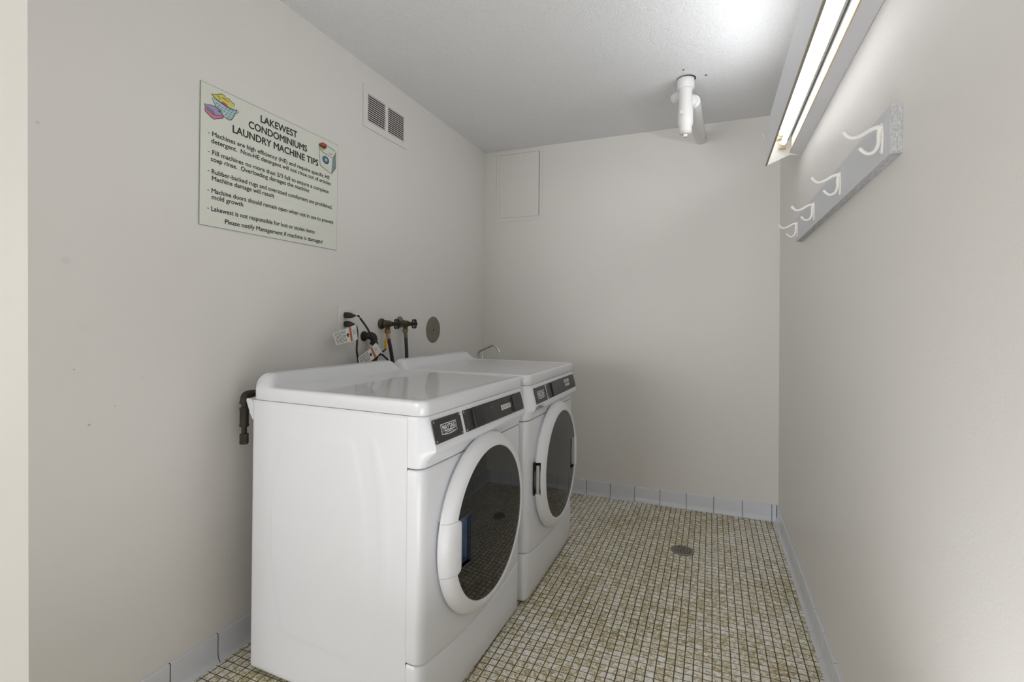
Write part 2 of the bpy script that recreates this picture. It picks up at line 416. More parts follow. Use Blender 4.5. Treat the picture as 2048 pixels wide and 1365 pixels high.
def washer(name, loc, rz, label, hs, second):
    root = empty(name, loc, label, 'washing machine' if second else 'clothes dryer', rz)
    # cabinet with the bowed panel pressed into its sides
    mb = MB(); hw = .343
    mb.box(RX, -.0525, -hw + .004, hw - .004, .014, .880)
    cab = build('cabinet', mb, 'white_enamel', root, bevel=.004)
    NX, NZ = 90, 110
    def dist_shape(x, z, cx, xl, xr, bl, br, z0, z1, top_slope):
        t = (z - (z0 + z1) / 2) / ((z1 - z0) / 2)
        l = xl - bl * (1 - t * t); r = xr + br * (1 - t * t)
        return min(x - l, r - x, z - z0, z1 - z)
    for sgn in (-1, 1):
        mb = MB(); rows = []
        for i in range(NX + 1):
            x = RX + (-.0525 - RX) * i / NX; row = []
            for j in range(NZ + 1):
                z = .014 + (.880 - .014) * j / NZ
                d1 = dist_shape(x, z, 0, -.522, -.243, .062, .058, .15, .80, 0)
                t = (z - .482) / .324
                d2 = min(x - (-.190 + .042 * (1 - t * t)), (-.160 + .055 * (1 - t * t)) - x, z - .157, .806 - z)
                h = .0022 * smooth(d1 / .014) + .0018 * smooth(d2 / .007)
                ed_ = min(x - RX, z - .014, .88 - z)
                h += -.004 * (1 - smooth(ed_ / .006))
                for (cx, cz, cr) in ((-.486, .072, .056), (-.235, .070, .056)):
                    dd = abs(hypot(x - cx, z - cz) - cr)
                    h -= .0006 * (1 - smooth(dd / .006))
                row.append((x, sgn * (hw - .001 + h), z))
            rows.append(row)
        mb.loft(rows, cap=False, closed=False)
        build('side_panel', mb, 'white_enamel', root, ang=60)
    # dark seam strip between cabinet and wrap-around front
    build('seam_strip', MB().box(-.056, -.0485, -.3410, .3410, .02, .872), 'dark_gap', root)
    # top slab with the raised rear guard
    sx0, sx1, sw = RX - .001, .004, .3455
    def xs():
        L = sx1 - sx0
        return [0, .001, .003, .006, .010, .015, .021] + [.03 + k * .008 for k in range(12)] + [.13 + k * (L - .26) / 10 for k in range(1, 10)] + \
               [L - .10, L - .07, L - .055, L - .045, L - .038, L - .030, L - .022, L - .015, L - .010, L - .006, L - .003, L - .001, L]
    def ys():
        Lw = 2 * sw
        a = [0, .001, .003, .006, .010, .015, .020, .025, .030, .036, .042, .05, .06, .08]
        return a + [.1 + k * (Lw - .2) / 12 for k in range(13)] + [Lw - t for t in a[::-1]]
    X, Y = xs(), ys(); Lx, Ly = X[-1], Y[-1]; rc = .030
    rows = []
    for xi in X:
        row = []
        for yi in Y:
            ax = min(xi, Lx - xi); ay = min(yi, Ly - yi)
            px_, py_ = xi, yi; d = min(ax, ay)
            if ax < rc and ay < rc:
                a, b_ = (rc - ax) / rc, (rc - ay) / rc; m = max(a, b_); hyp = hypot(a, b_)
                if hyp > 1e-9: a, b_ = a * m / hyp, b_ * m / hyp
                px_ = rc - a * rc if xi < Lx / 2 else Lx - rc + a * rc
                py_ = rc - b_ * rc if yi < Ly / 2 else Ly - rc + b_ * rc
                d = rc * (1 - m)
            r_ = .009
            z = .925 - (r_ - sqrt(max(0, r_ * r_ - (r_ - min(d, r_)) ** 2)))
            z -= .0022 * smooth((d - .022) / .012)
            # guard along the rear
            gx = xi
            if gx < .045: g = 1 - .18 * (1 - smooth(gx / .03)) ** 2
            else: g = 1 - smooth((gx - .045) / .052)
            e = smooth(ay / .046) if ay < .046 else 1
            e = e ** .55
            if gx < .009: g *= .90 + .10 * sqrt(max(0, 1 - (1 - gx / .009) ** 2))
            z += .0415 * g * e
            row.append((sx0 + px_, -sw + py_, z))
        rows.append(row)
    mb = MB(); mb.loft(rows, cap=False, closed=False)
    nx, ny = len(X), len(Y)
    rim = [rows[0][j] for j in range(ny)] + [rows[i][-1] for i in range(1, nx)] + [rows[-1][j] for j in range(ny - 2, -1, -1)] + [rows[i][0] for i in range(nx - 2, 0, -1)]
    low = [(x, y, .886) for x, y, z in rim]
    cxm, cym = (sx0 + sx1) / 2, 0
    low2 = [(cxm + (x - cxm) * .993, cym + (y - cym) * .993, .883) for x, y, z in rim]
    mb.loft([rim, low, low2], cap=False)
    mb.add(low2, [list(range(len(low2)))])
    top = build('top_panel', mb, 'white_top_enamel', root, ang=50)
    # flared flange behind the cabinet
    mb = MB(); M = Matrix(((1, 0, 0, 0), (0, 0, 1, 0), (0, 1, 0, 0), (0, 0, 0, 1)))
    mb.prism([(RX + .001, .815), (RX - .012, .835), (RX - .030, .876), (RX - .028, .883), (RX - .010, .883), (RX - .004, .878), (RX + .001, .878)], -.342, .342, M)
    build('rear_flange', mb, 'white_enamel', root, bevel=.001)
    # front panel, toe panel, console
    g = .0018
    fz = lambda h: (lambda y: SEAM(y) + g + (.7345 - SEAM(y) - g) * h)
    hs_ = [0, .004, .012, .1, .3, .5, .7, .9, .988, .996, 1]
    ins = [.003, .001, 0, 0, 0, 0, 0, 0, 0, .001, .003]
    mb = MB(); mb.loft(panel([fz(h) for h in hs_], ins)); build('front_panel', mb, 'white_enamel', root)
    fz2 = lambda h: (lambda y: .012 + (SEAM(y) - g - .012) * h)
    mb = MB(); mb.loft(panel([fz2(h) for h in [0, .01, .03, .5, .93, .975, 1]], [.004, .002, 0, 0, 0, .0012, .004])); build('toe_panel', mb, 'white_enamel', root)
    zc_ = [.738, .740, .744] + [.748, .753, .758, .763, .767, .771, .775, .779, .782, .785, .789, .792, .796, .800, .804, .82, .84, .86, .872, .878, .8805, .8815]
    ic = [.003, .001, 0] + [0] * (len(zc_) - 5) + [.001, .003]
    def cp(y, z):
        w = .315 + .012 * smooth((z - .79) / .09)
        f_ = smooth((.345 - abs(y)) / (.345 - w)) if abs(y) > w else 1
        return prot(z) * f_
    PATH_save = list(PATH)
    extra = [(0, s * yy) for s in (-1, 1) for yy in (.307, .312, .318)]
    PATH[:] = sorted(PATH_save[1:-1] + extra, key=lambda p: p[1])
    PATH.insert(0, PATH_save[0]); PATH.append(PATH_save[-1])
    mb = MB(); mb.loft(panel([(lambda y, zz=zz: zz) for zz in zc_], ic, cp)); con = build('console', mb, 'white_enamel', root, ang=40)
    PATH[:] = PATH_save
    # tilted frame of the console face: local u = y, v = along the face, w = outwards
    tilt = math.atan(.264)
    M = Matrix.Translation(Vector((.0245, 0, .804))) @ Matrix(((0, -sin(tilt), cos(tilt), 0), (1, 0, 0, 0), (0, cos(tilt), sin(tilt), 0), (0, 0, 0, 1)))
    PV = .0665                                             # plate height along the face
    def plate(name, u0, u1, parent, w0=-.001, w1=.0012, mat='control_black', v0=.0005, v1=PV, bev=.0006):
        mb = MB(); r = .0025
        mb.prism([(u0 + r, v0), (u1 - r, v0), (u1, v0 + r), (u1, v1 - r), (u1 - r, v1), (u0 + r, v1), (u0, v1 - r), (u0, v0 + r)], w0, w1, M)
        return build(name, mb, mat, parent, bevel=bev)
    def screw(parent, u, v):
        mb = MB(); seg = 14; rows = []
        for r, h in ((.0032, .0010), (.0032, .0019), (.0024, .0026), (.0012, .0028)):
            rows.append([M @ Vector((u + r * cos(2 * pi * k / seg), v + r * sin(2 * pi * k / seg), h)) for k in range(seg)])
        mb.loft(rows); build('screw', mb, 'screw_steel', parent)
    if second:
        # drawer front standing a hair proud of the console, carrying the nameplate
        dr = plate('detergent_drawer', -.3215, -.1575, root, -.003, .0012, 'white_enamel', -.006, .0715, .001)
        boolean(con, MB().prism([(-.322, -.0215), (-.208, -.0225), (-.220, -.0068), (-.316, -.0068)], -.034, .03, M))
        mb = MB(); mb.prism([(-.3205, -.0205), (-.210, -.0215), (-.2215, -.0075), (-.3145, -.0075)], -.0335, -.026, M)
        build('drawer_pull', mb, 'fixture_paint', root)
    else: dr = None
    npl = plate('nameplate', -.3165, -.1655, root, .0005 if second else -.001, .0024 if second else .0012)
    for u, v in ((-.3105, .0065), (-.1715, .0065), (-.3105, .0605), (-.1715, .0605)): screw(npl, u, v)
    # emblem: white-edged plate with serif letters
    w = .0026 if second else .0015
    eu0, eu1, ev0, ev1 = -.281, -.198, .0165, .049
    mb = MB()
    mb.mat(0).prism([(eu0, ev1), (eu0, ev0 + .004), ((eu0 + eu1) / 2 - .02, ev0 + .001), ((eu0 + eu1) / 2, ev0), ((eu0 + eu1) / 2 + .02, ev0 + .001), (eu1, ev0 + .004), (eu1, ev1)][::-1], w - .0006, w + .0004, M)
    q = .0022
    mb.mat(1).prism([(eu0 + q, ev1 - q), (eu0 + q, ev0 + .0135), (eu1 - q, ev0 + .0135), (eu1 - q, ev1 - q)][::-1], w, w + .0006, M)
    mb.mat(2).prism([(eu0 + q, ev0 + .0125), (eu0 + q, ev0 + .0055), (eu0 + .016, ev0 + .0045), (eu0 + .014, ev0 + .0125)][::-1], w, w + .0006, M)
    mb.mat(1).prism([(eu0 + .016, ev0 + .0105), (eu0 + .018, ev0 + .004), ((eu0 + eu1) / 2, ev0 + .0026), (eu1 - .016, ev0 + .004), (eu1 - .014, ev0 + .0105)][::-1], w, w + .0006, M)
    mb.mat(2).prism([(eu1 - q, ev0 + .0125), (eu1 - .012, ev0 + .0125), (eu1 - .014, ev0 + .0045), (eu1 - q, ev0 + .0055)], w, w + .0006, M)
    mb.mat(0)
    put_text(mb, 'MAYTAG', eu0 + .006, eu1 - .006, ev0 + .0155, .0125, M, w + .0009, .03)
    lw = (eu1 - eu0 - .012) / 6
    for k in range(6):                                      # slab serifs
        c0 = eu0 + .006 + lw * (k + .5)
        if k in (0, 1, 2, 4):
            feet = {0: (-.38, .38), 1: (-.34, .34), 2: (0,), 4: (-.34, .34)}[k]
            for fo in feet: mb.prism([(c0 + fo * lw - .0019, ev0 + .0153), (c0 + fo * lw + .0019, ev0 + .0153), (c0 + fo * lw + .0019, ev0 + .0166), (c0 + fo * lw - .0019, ev0 + .0166)], w + .0004, w + .0009, M)
    put_text(mb, 'COMMERCIAL', eu0 + .019, eu1 - .019, ev0 + .0052, .0042, M, w + .0009, .02)
    build('emblem', mb, ['emblem_white', 'gloss_black', 'emblem_navy'], npl)
    # control plate
    cpl = plate('control_plate', -.1495, .3055, root)
    for u, v in ((-.1435, .0065), (.2995, .0065), (-.1435, .0605), (.2995, .0605)): screw(cpl, u, v)
    def raised(name, u0, u1, v0, v1, h, mat, parent=cpl, r=.003, h0=.001, bev=.0012):
        mb = MB(); mb.prism([(u0 + r, v0), (u1 - r, v0), (u1, v0 + r), (u1, v1 - r), (u1 - r, v1), (u0 + r, v1), (u0, v1 - r), (u0, v0 + r)], h0, h, M)
        return build(name, mb, mat, parent, bevel=bev)
    if not second:
        raised('display_housing', -.098, .195, .0035, .0625, .0075, 'control_black')
        raised('display_window', -.088, .010, .006, .060, .0085, 'gloss_black', h0=.0072, bev=.0004)
        raised('slot_panel', .010, .176, .006, .060, .0080, 'control_black', h0=.0072, bev=.0004)
        raised('coin_slot', .181, .1855, .008, .058, .0088, 'pure_black', h0=.0070, bev=0, r=.0005)
        raised('coin_cover', .2035, .290, .006, .062, .0085, 'control_black', r=.006)
        mb = MB(); put_text(mb, 'INSERT', .016, .045, .0455, .0050, M, .0083, .01); build('display_lettering', mb, 'led_green', cpl)
        st = MB().mat(0); st.prism([(.099, .0255), (.179, .0255), (.179, .0425), (.099, .0425)], .0078, .0084, M)
        st.mat(1)
        for k, (a, b_) in enumerate(((.103, .118), (.122, .128), (.133, .146), (.151, .174))):
            for v in (.0375, .0335, .0295):
                st.prism([(a, v), (b_ - (.003 if (k + int(v * 1e4)) % 2 else 0), v), (b_, v + .0015), (a, v + .0015)], .0082, .0086, M)
        build('white_sticker', st, ['sticker', 'sign_ink'], cpl)
    else:
        raised('display_housing', -.088, .196, .0025, .0635, .0075, 'control_black')
        raised('coin_slot', -.0925, -.0885, .003, .063, .0020, 'pure_black', bev=0, r=.0005)
        raised('coin_slot', .1965, .204, .008, .060, .0030, 'pure_black', bev=0, r=.0005)
        raised('coin_cover', .210, .288, .006, .062, .0035, 'control_black', r=.004)
        for k, (a, b_, c_, d_) in enumerate(((.099, .182, .0415, .0555), (.108, .170, .0235, .0365))):
            st = MB().mat(0); st.prism([(a, c_), (b_, c_), (b_, d_), (a, d_)], .0078, .0083, M); st.mat(1)
            for v in (c_ + .003, c_ + .007, c_ + .0105):
                if v < d_ - .001: st.prism([(a + .004, v), (b_ - .010 - 1.5 * (v - c_), v), (b_ - .006, v + .0014), (a + .004, v + .0014)], .0082, .0085, M)
            if k == 1: st.mat(2).prism([(.170, c_), (.179, c_), (.179, d_), (.170, d_)], .0078, .0083, M)
            build('white_sticker', st, ['sticker', 'sign_ink', 'sticker_yellow'], cpl)
    # door: ring, smoked glass, handle, hinge
    ZC = .489
    prof = [(.2385, .004), (.2385, .040), (.2400, .0435), (.2425, .0452), (.248, .0450), (.254, .0436), (.262, .0405), (.2695, .0355), (.276, .0285), (.2805, .0215), (.2830, .0150), (.2835, .0105), (.2815, .0080), (.270, .0070), (.270, -.004)]
    mb = MB(); N = 120; rows = []
    for k in range(N):
        a = 2 * pi * k / N; rows.append([(h, r * cos(a), ZC + r * sin(a)) for r, h in prof])
    rows.append(rows[0]); mb.loft(rows, cap=False)
    door = build('door', mb, 'white_plastic', root, ang=55)
    hz0, hz1 = ZC - .074, ZC + .078
    boolean(door, MB().box(-.02, .08, *sorted((hs * .19, hs * .33)), hz0 - .0009, hz1 + .0009))
    # cut the pull pocket out of the glass and the hinge slot out of the ring
    gl = MB()
    rows = []
    for r in (.2383, .225, .2, .16, .11, .06, .02):
        hgt = .0405 + .0045 * (1 - (r / .2383) ** 2)
        rows.append([(hgt, r * cos(2 * pi * k / 96), ZC + r * sin(2 * pi * k / 96)) for k in range(96)])
    back = [[(.030, y, z) for _, y, z in rows[0]]]
    gl.loft([[(.030, y * .05, ZC + (z - ZC) * .05) for _, y, z in rows[0]]] + back + rows)
    glass = build('door_glass', gl, 'smoked_glass', door, ang=50)
    ya, yb = sorted((hs * .150, hs * .232))
    boolean(glass, MB().box(.020, .06, ya, yb, hz0 + .004, hz1 - .004))
    mb = MB()
    x0 = .016; th_ = .0015
    mb.box(x0, x0 + th_, ya, yb, hz0, hz1)
    mb.box(x0, .0425, ya - th_, ya, hz0, hz1).box(x0, .0425, yb, yb + th_, hz0, hz1)
    mb.box(x0, .0425, ya, yb, hz0 + .0025, hz0 + .004).box(x0, .0425, ya, yb, hz1 - .004, hz1 - .0025)
    build('pull_pocket', mb, 'pure_black' if second else 'pocket_blue', door)
    def px_ring(r):
        if r < .2425: return .0455
        P_ = [(r_, h) for r_, h in prof if r_ >= .2425][:9]
        for (r0, h0), (r1, h1) in zip(P_[:-1], P_[1:]):
            if r0 <= r <= r1: return h0 + (h1 - h0) * (r - r0) / (r1 - r0)
        return .0105
    rows = []; nz, nu = 26, 26
    for i in range(nz + 1):
        t = i / nz; z = hz0 + (hz1 - hz0) * t
        e = min(z - hz0, hz1 - z)
        yo = sqrt(.2834 ** 2 - (z - ZC) ** 2)
        cr = .016; inn = .2085 + (cr - sqrt(max(0, cr * cr - (cr - min(e, cr)) ** 2))) * .9
        row = []
        for j in range(nu + 1):
            s_ = j / nu; s2 = 1 - (1 - s_) ** 1.5
            y = inn + (yo - inn) * s2
            r = hypot(y, z - ZC); x = px_ring(min(r, .2835)) + .0012 * smooth((.2834 - r) / .01) + (.004 if second else .002) * smooth((.262 - r) / .03)
            x -= .0012 * (1 - smooth(e / .0035)) + .004 * (1 - smooth((y - inn) / .006))
            row.append((x, hs * y, z))
        row.append((.0085, hs * (yo - .001), z)); row.append((.0065, hs * (yo - .013), z)); row.append((.002, hs * (yo - .014), z)); row.append((.002, hs * .2386, z)); row.append((.0300, hs * .2386, z)); row.append((.030, hs * (inn + .004), z))
        rows.append(row)
    mb = MB(); mb.loft(rows)
    build('handle', mb, 'white_plastic', door, ang=50)
    # hinge side
    yb0, yb1 = sorted((-hs * .262, -hs * .300))
    boolean(door, MB().box(.0085, .0300, yb0, yb1, ZC - .068, ZC + .068))
    mb = MB(); mb.mat(1).box(.0005, .010, *sorted((-hs * .255, -hs * .2795)), ZC - .0675, ZC + .0675)  # black backing boxes stand in for shade inside the hinge slot
    mb.mat(1).box(.0088, .0296, *sorted((-hs * .2600, -hs * .2630)), ZC - .0675, ZC + .0675)
    mb.mat(0).lathe([(.0085, -.058), (.0085, .058)], (.0185, -hs * .2725, ZC), 'z', 16)
    mb.lathe([(.0096, -.040), (.0096, .036)], (.0185, -hs * .2725, ZC), 'z', 16)
    mb.mat(2).box(.010, .028, *sorted((-hs * .2640, -hs * .2790)), ZC - .0665, ZC - .0600)
    build('hinge', mb, ['chrome', 'pure_black', 'white_plastic'], door)
    for fx_, fy_ in ((-.07, -.29), (-.07, .29), (-.60, -.29), (-.60, .29)):
        mb = MB(); mb.lathe([(.018, 0), (.020, .004), (.020, .009), (.008, .010), (.008, .016)], (fx_, fy_, 0), 'z', 18)
        build('foot', mb, 'black_rubber', root)
    return root

washer('clothes_dryer', (.817, -1.719, 0), radians(-1.9), 'white front-loading machine nearest the camera, round dark door with handle on its left', -1, False)
washer('washing_machine', (.845, -1.005, 0), 0, 'white front-loading machine farther back, with detergent drawer slot and handle at right of round door', 1, True)

# ------------------------------------------------------------------ sign on the left wall
sign = empty('wall_sign', (0, -2.13, 1.447), 'pale laundry rules sign with black lettering on left wall', 'sign')
MS = Matrix(((0, 0, 1, 0), (1, 0, 0, 0), (0, 1, 0, 0), (0, 0, 0, 1)))     # (u, v, w) -> (x=w, y=u, z=v), local to the sign
SWd, SH = .622, .463
mb = MB(); mb.mat(1).box(.0012, .0034, 0, SWd, 0, SH); mb.mat(0).box(.003, .0036, .0015, SWd - .0015, .0015, SH - .0015)
build('sign_panel', mb, ['sign_board', 'sign_edge'], sign)
mb = MB(); TW = .0040
LINES = [('LAKEWEST', .226, .394, .414, .0245), ('CONDOMINIUMS', .177, .445, .3755, .0245), ('LAUNDRY MACHINE TIPS', .115, .507, .3365, .0245),
         ('Machines are high efficiency (HE) and require specific HE', .041, .573, .2975, .0150),
         ('detergent.  Non-HE detergent will not rinse out of articles', .038, .580, .2745, .0150),
         ('Fill machines no more than 2/3 full to ensure a complete', .042, .568, .2365, .0150),
         ('soap rinse.  Overloading damages the machine', .037, .459, .2145, .0150),
         ('Rubber-backed rugs and oversized comforters are prohibited.', .041, .590, .1740, .0150),
         ('Machine damage will result', .042, .288, .1520, .0150),
         ('Machine doors should remain open when not in use to prevent', .041, .599, .1110, .0150),
         ('mold growth', .042, .158, .0905, .0150),
         ('Lakewest is not responsible for lost or stolen items', .041, .491, .0515, .0150),
         ('Please notify Management if machine is damaged', .090, .535, .0180, .0150)]
for t, u0, u1, v, ch in LINES:
    put_text(mb, t, u0, u1, v, ch, MS, TW, 0, .040 if ch > .02 else .030)
for v in (.2975, .2365, .1740, .1110, .0515): mb.box(TW - .0001, TW, .0265, .0325, v + .0048, v + .0068)
build('lettering', mb, 'sign_ink', sign)

def art(name, polys, lines, parent):
    names = []; mb = MB()
    def idx(nm):
        if nm not in names: names.append(nm)
        return names.index(nm)
    for k, (nm, pts) in enumerate(polys):
        mb.mat(idx(nm)); mb.add([(TW + .00006 * k, u, v) for u, v in pts], [list(range(len(pts)))])
    mb.mat(idx('art_line'))
    for pts, wd in lines:
        P_ = [Vector(p) for p in pts]; L_ = []; R_ = []
        for i, p in enumerate(P_):
            t = (P_[min(i + 1, len(P_) - 1)] - P_[max(i - 1, 0)]).normalized(); nn = Vector((-t.y, t.x)) * wd / 2
            if len(P_) > 2 and i in (0, len(P_) - 1): nn = nn * .5
            L_.append((TW + .0012, *(p + nn))); R_.append((TW + .0012, *(p - nn)))
        nn_ = len(L_); mb.add(L_ + R_, [(i, i + 1, nn_ + i + 1, nn_ + i) for i in range(nn_ - 1)])
    return build(name, mb, names, parent)
basket = [(.038, .423), (.052, .398), (.066, .392), (.08, .377), (.099, .372), (.109, .376), (.124, .404), (.128, .416), (.126, .421), (.104, .417), (.069, .421), (.046, .426)]
yellow = [(.036, .434), (.053, .439), (.071, .449), (.08, .449), (.088, .441), (.098, .444), (.11, .436), (.119, .435), (.119, .425), (.11, .419), (.098, .419), (.085, .425), (.07, .425), (.063, .423), (.046, .426)]
red = [(.069, .422), (.078, .426), (.089, .423), (.098, .417), (.086, .416)]
purple = [(.012, .392), (.032, .396), (.052, .398), (.066, .393), (.079, .389), (.08, .378), (.045, .369), (.041, .371), (.023, .378), (.015, .384)]
pink = [(.013, .379), (.023, .376), (.047, .368), (.08, .378), (.078, .37), (.052, .358), (.047, .354), (.036, .357), (.016, .369)]
dl = []
for k, (u, v) in enumerate([(.052, .411), (.062, .408), (.072, .405), (.083, .404), (.094, .403), (.105, .402), (.115, .402), (.058, .402), (.068, .398), (.079, .396), (.09, .394), (.101, .393), (.111, .393), (.085, .386), (.096, .384), (.106, .383), (.092, .378), (.103, .377), (.088, .411), (.099, .409), (.11, .409)]):
    dl.append(([(u, v), (u + .006, v - .0008)], .0016))
art('basket_picture', [('art_pink', pink), ('art_purple', purple), ('art_blue', basket), ('art_yellow', yellow), ('art_red', red)],
    [(basket[:9], .0016), (yellow[:9], .0016), ([(.036, .434), (.05, .424), (.069, .419), (.085, .4145), (.104, .413), (.127, .414)], .0026), (purple[:5], .0014),
     (purple[5:] + purple[:1], .0014), (pink[3:] + pink[:2], .0016), ([(.055, .436), (.062, .436), (.065, .43), (.067, .426)], .0016),
     ([(.071, .436), (.08, .438), (.09, .434), (.1, .433)], .0016), ([(.02, .388), (.032, .381), (.043, .379), (.046, .375), (.043, .371)], .0016),
     ([(.059, .386), (.068, .3875)], .0016), ([(.128, .418), (.134, .415), (.133, .409), (.125, .407)], .0016)] + dl, sign)
circ = lambda cx, cy, rx, ry, n_=18: [(cx + rx * cos(2 * pi * k / n_), cy + ry * sin(2 * pi * k / n_)) for k in range(n_)]
front = [(.513, .411), (.517, .344), (.584, .325), (.591, .395), (.529, .403)]
sidep = [(.591, .395), (.584, .325), (.608, .356), (.608, .422)]
topp = [(.522, .412), (.591, .395), (.608, .424), (.600, .431), (.557, .437)]
rp = [(.512, .433), (.532, .443), (.555, .440), (.549, .433), (.534, .426)]
bp = [(.511, .432), (.534, .426), (.552, .434), (.555, .427), (.534, .418), (.510, .423)]
yp = [(.509, .423), (.533, .418), (.552, .426), (.548, .418), (.529, .410), (.512, .415)]
art('machine_picture', [('art_white', front), ('art_grey', sidep), ('art_white', topp), ('art_grey', circ(.550, .3745, .020, .0165)), ('art_steel', circ(.549, .375, .017, .0145)), ('art_blue', circ(.552, .376, .0065, .006)),
                        ('art_lemon', yp), ('art_navy', bp), ('art_scarlet', rp)],
    [(front[:4], .0018), ([front[3], front[4], front[0]], .0018), (sidep[1:], .0018), ([sidep[3], topp[3], topp[4], (.553, .436)], .0018), ([(.591, .395), (.608, .422)], .0018), (rp + rp[:1], .0014),
     ([yp[0], yp[5], yp[4], yp[3]], .0014), ([bp[0], bp[5], bp[4], bp[3]], .0014), (circ(.549, .375, .0175, .015) + [circ(.549, .375, .0175, .015)[0]], .0018),
     ([(.56, .410), (.582, .408), (.588, .413), (.585, .419)], .0016)], sign)

# ------------------------------------------------------------------ vent grille
vent = empty('vent_grille', (0, -1.167, 2.158), 'wall-coloured vent grille with two banks of louvers near the ceiling', 'vent')
vy0, vy1, vz0, vz1 = -.177, .177, -.099, .098
banks = [(-.146, -.011), (.010, .149)]; bz0, bz1 = -.067, .065
mb = MB(); t_ = .007
mb.box(.0005, t_, vy0, vy1, bz1, vz1).box(.0005, t_, vy0, vy1, vz0, bz0).box(.0005, t_, vy0, banks[0][0], bz0, bz1)
mb.box(.0005, t_, banks[0][1], banks[1][0], bz0, bz1).box(.0005, t_, banks[1][1], vy1, bz0, bz1)
build('frame', mb, 'wall_paint', vent)
build('duct_shade_sheet', MB().box(.0003, .0008, vy0 + .01, vy1 - .01, vz0 + .01, vz1 - .01), 'pure_black', vent)  # black sheet stands in for the shaded depth behind the louvers
for b0, b1 in banks:
    mb = MB(); NL = 13
    for k in range(NL):
        z = bz0 + (bz1 - bz0) * (k + .5) / NL
        mb.add([(x, y, z + dz) for y in (b0, b1) for x, dz in ((.0012, .0040), (.0062, -.0026), (.0068, -.0026), (.0068, .0012))],
               [(0, 1, 2, 3), (4, 7, 6, 5), (0, 4, 5, 1), (1, 5, 6, 2), (2, 6, 7, 3), (3, 7, 4, 0)])
    build('louvers', mb, 'wall_paint', vent)

# ------------------------------------------------------------------ access panel on the back wall
ap = empty('access_panel', (.266, 0, 2.09), 'painted access panel set in the back wall near the ceiling corner', 'access panel')
mb = MB()
mb.box(-.172, .172, -.0035, -.0003, .235, .255).box(-.172, .172, -.0035, -.0003, -.243, -.215)
mb.box(-.172, -.150, -.0035, -.0003, -.215, .235).box(.152, .172, -.0035, -.0003, -.215, .235)
build('frame', mb, 'wall_paint', ap, bevel=.0008)
build('dark_gap', MB().box(-.151, .153, -.0006, -.0002, -.216, .236), 'dark_gap', ap)
build('panel_door', MB().box(-.1492, .1485, -.0042, -.0006, -.2140, .2335), 'wall_paint', ap, bevel=.0008)

# ------------------------------------------------------------------ round metal cover plate
cv = empty('cover_plate', (0, -.695, 1.087), 'round tarnished metal cover plate with a centre screw on left wall', 'cover plate')
mb = MB(); mb.lathe([(.0775, .0), (.0775, .0018), (.0765, .0026), (.03, .0034), (.002, .0036)], (0, 0, 0), 'x', 64); build('disc', mb, 'patina_plate', cv)
mb = MB(); mb.lathe([(.007, .003), (.007, .0048), (.004, .0058)], (0, 0, 0), 'x', 16); mb.mat(1).box(.0055, .0062, -.0045, .0045, -.0008, .0008); build('screw', mb, ['aged_brass', 'pure_black'], cv)

# ------------------------------------------------------------------ outlet, power cords with warning tags
ol = empty('wall_outlet', (0, -1.4525, 1.143), 'wall-coloured duplex outlet holding two black plugs', 'outlet')
mb = MB(); mb.box(.0, .0055, -.0405, .0405, -.062, .062); build('face_plate', mb, 'outlet_paint', ol, bevel=.0025)
for dz in (.021, -.021):
    mb = MB(); mb.lathe([(.0165, .0), (.0165, .0068), (.0155, .0075)], (0, 0, dz), 'x', 24); mb.box(.007, .0085, -.008, .008, dz + .011, dz + .0125)
    build('receptacle', mb, 'socket_yellowed', ol)

def card(name, pts, parent, folds=None):
    """warning tag: pts = four corners (x,y,z): a,b along the top, c,d along the bottom (d under a); text stripes and an orange bar"""
    a, b, c, d = [Vector(p) for p in pts]
    nrm = (b - a).cross(d - a).normalized()
    if nrm.x < 0: nrm = -nrm
    def P_(s, t, h=0): return (a * (1 - s) + b * s) * (1 - t) + (d * (1 - s) + c * s) * t + nrm * (h + .006 * sin(pi * s) - .002)
    mb = MB().mat(0)
    n_ = 14
    top_ = [[P_(i / n_, t, .0004) for t in (0, 1)] for i in range(n_ + 1)]
    bot_ = [[P_(i / n_, t, -.0004) for t in (1, 0)] for i in range(n_ + 1)]
    mb.loft([top_[i] + bot_[i] for i in range(n_ + 1)])
    def bar(s0, s1, t0, t1, m, k=4, h=.0009):
        mb.mat(m)
        rows = [[P_(s0 + (s1 - s0) * i / k, t, h) for t in (t0, t1)] + [P_(s0 + (s1 - s0) * i / k, t, h - .0006) for t in (t1, t0)] for i in range(k + 1)]
        mb.loft(rows)
    o0 = .62
    bar(o0, o0 + .10, .02, .98, 1)
    for k in range(9):
        s0 = .05 + k * .046
        t = .06
        while t < .92:
            ln = random.uniform(.12, .32); e = min(t + ln, .94)
            bar(s0, s0 + .016, t, e, 2, 1); t = e + .05
    bar(.5, .56, .35, .62, 3, 1); bar(.46, .60, .44, .5, 3, 1)
    for k in range(3): bar(.79 + k * .05, .80 + k * .05, .25, .6, 2, 1)
    return build(name, mb, ['tag_paper', 'tag_orange', 'tag_ink', 'sign_ink'], parent, ang=60)

def plug(parent, y, z, dirz=-.004):
    mb = MB(); rows = []
    for x, hy, hz, oz in ((.0090, .014, .012, 0), (.012, .0155, .0135, 0), (.022, .0155, .0135, 0), (.032, .012, .0125, -.001), (.042, .009, .010, -.002), (.050, .006, .0075, -.003), (.056, .0045, .005, -.003)):
        rows.append([(x, y + hy * math.copysign(abs(cos(2 * pi * k / 20)) ** .6, cos(2 * pi * k / 20)), z + oz + hz * math.copysign(abs(sin(2 * pi * k / 20)) ** .6, sin(2 * pi * k / 20))) for k in range(20)])
    mb.loft(rows); return build('plug', mb, 'cord_black', parent)

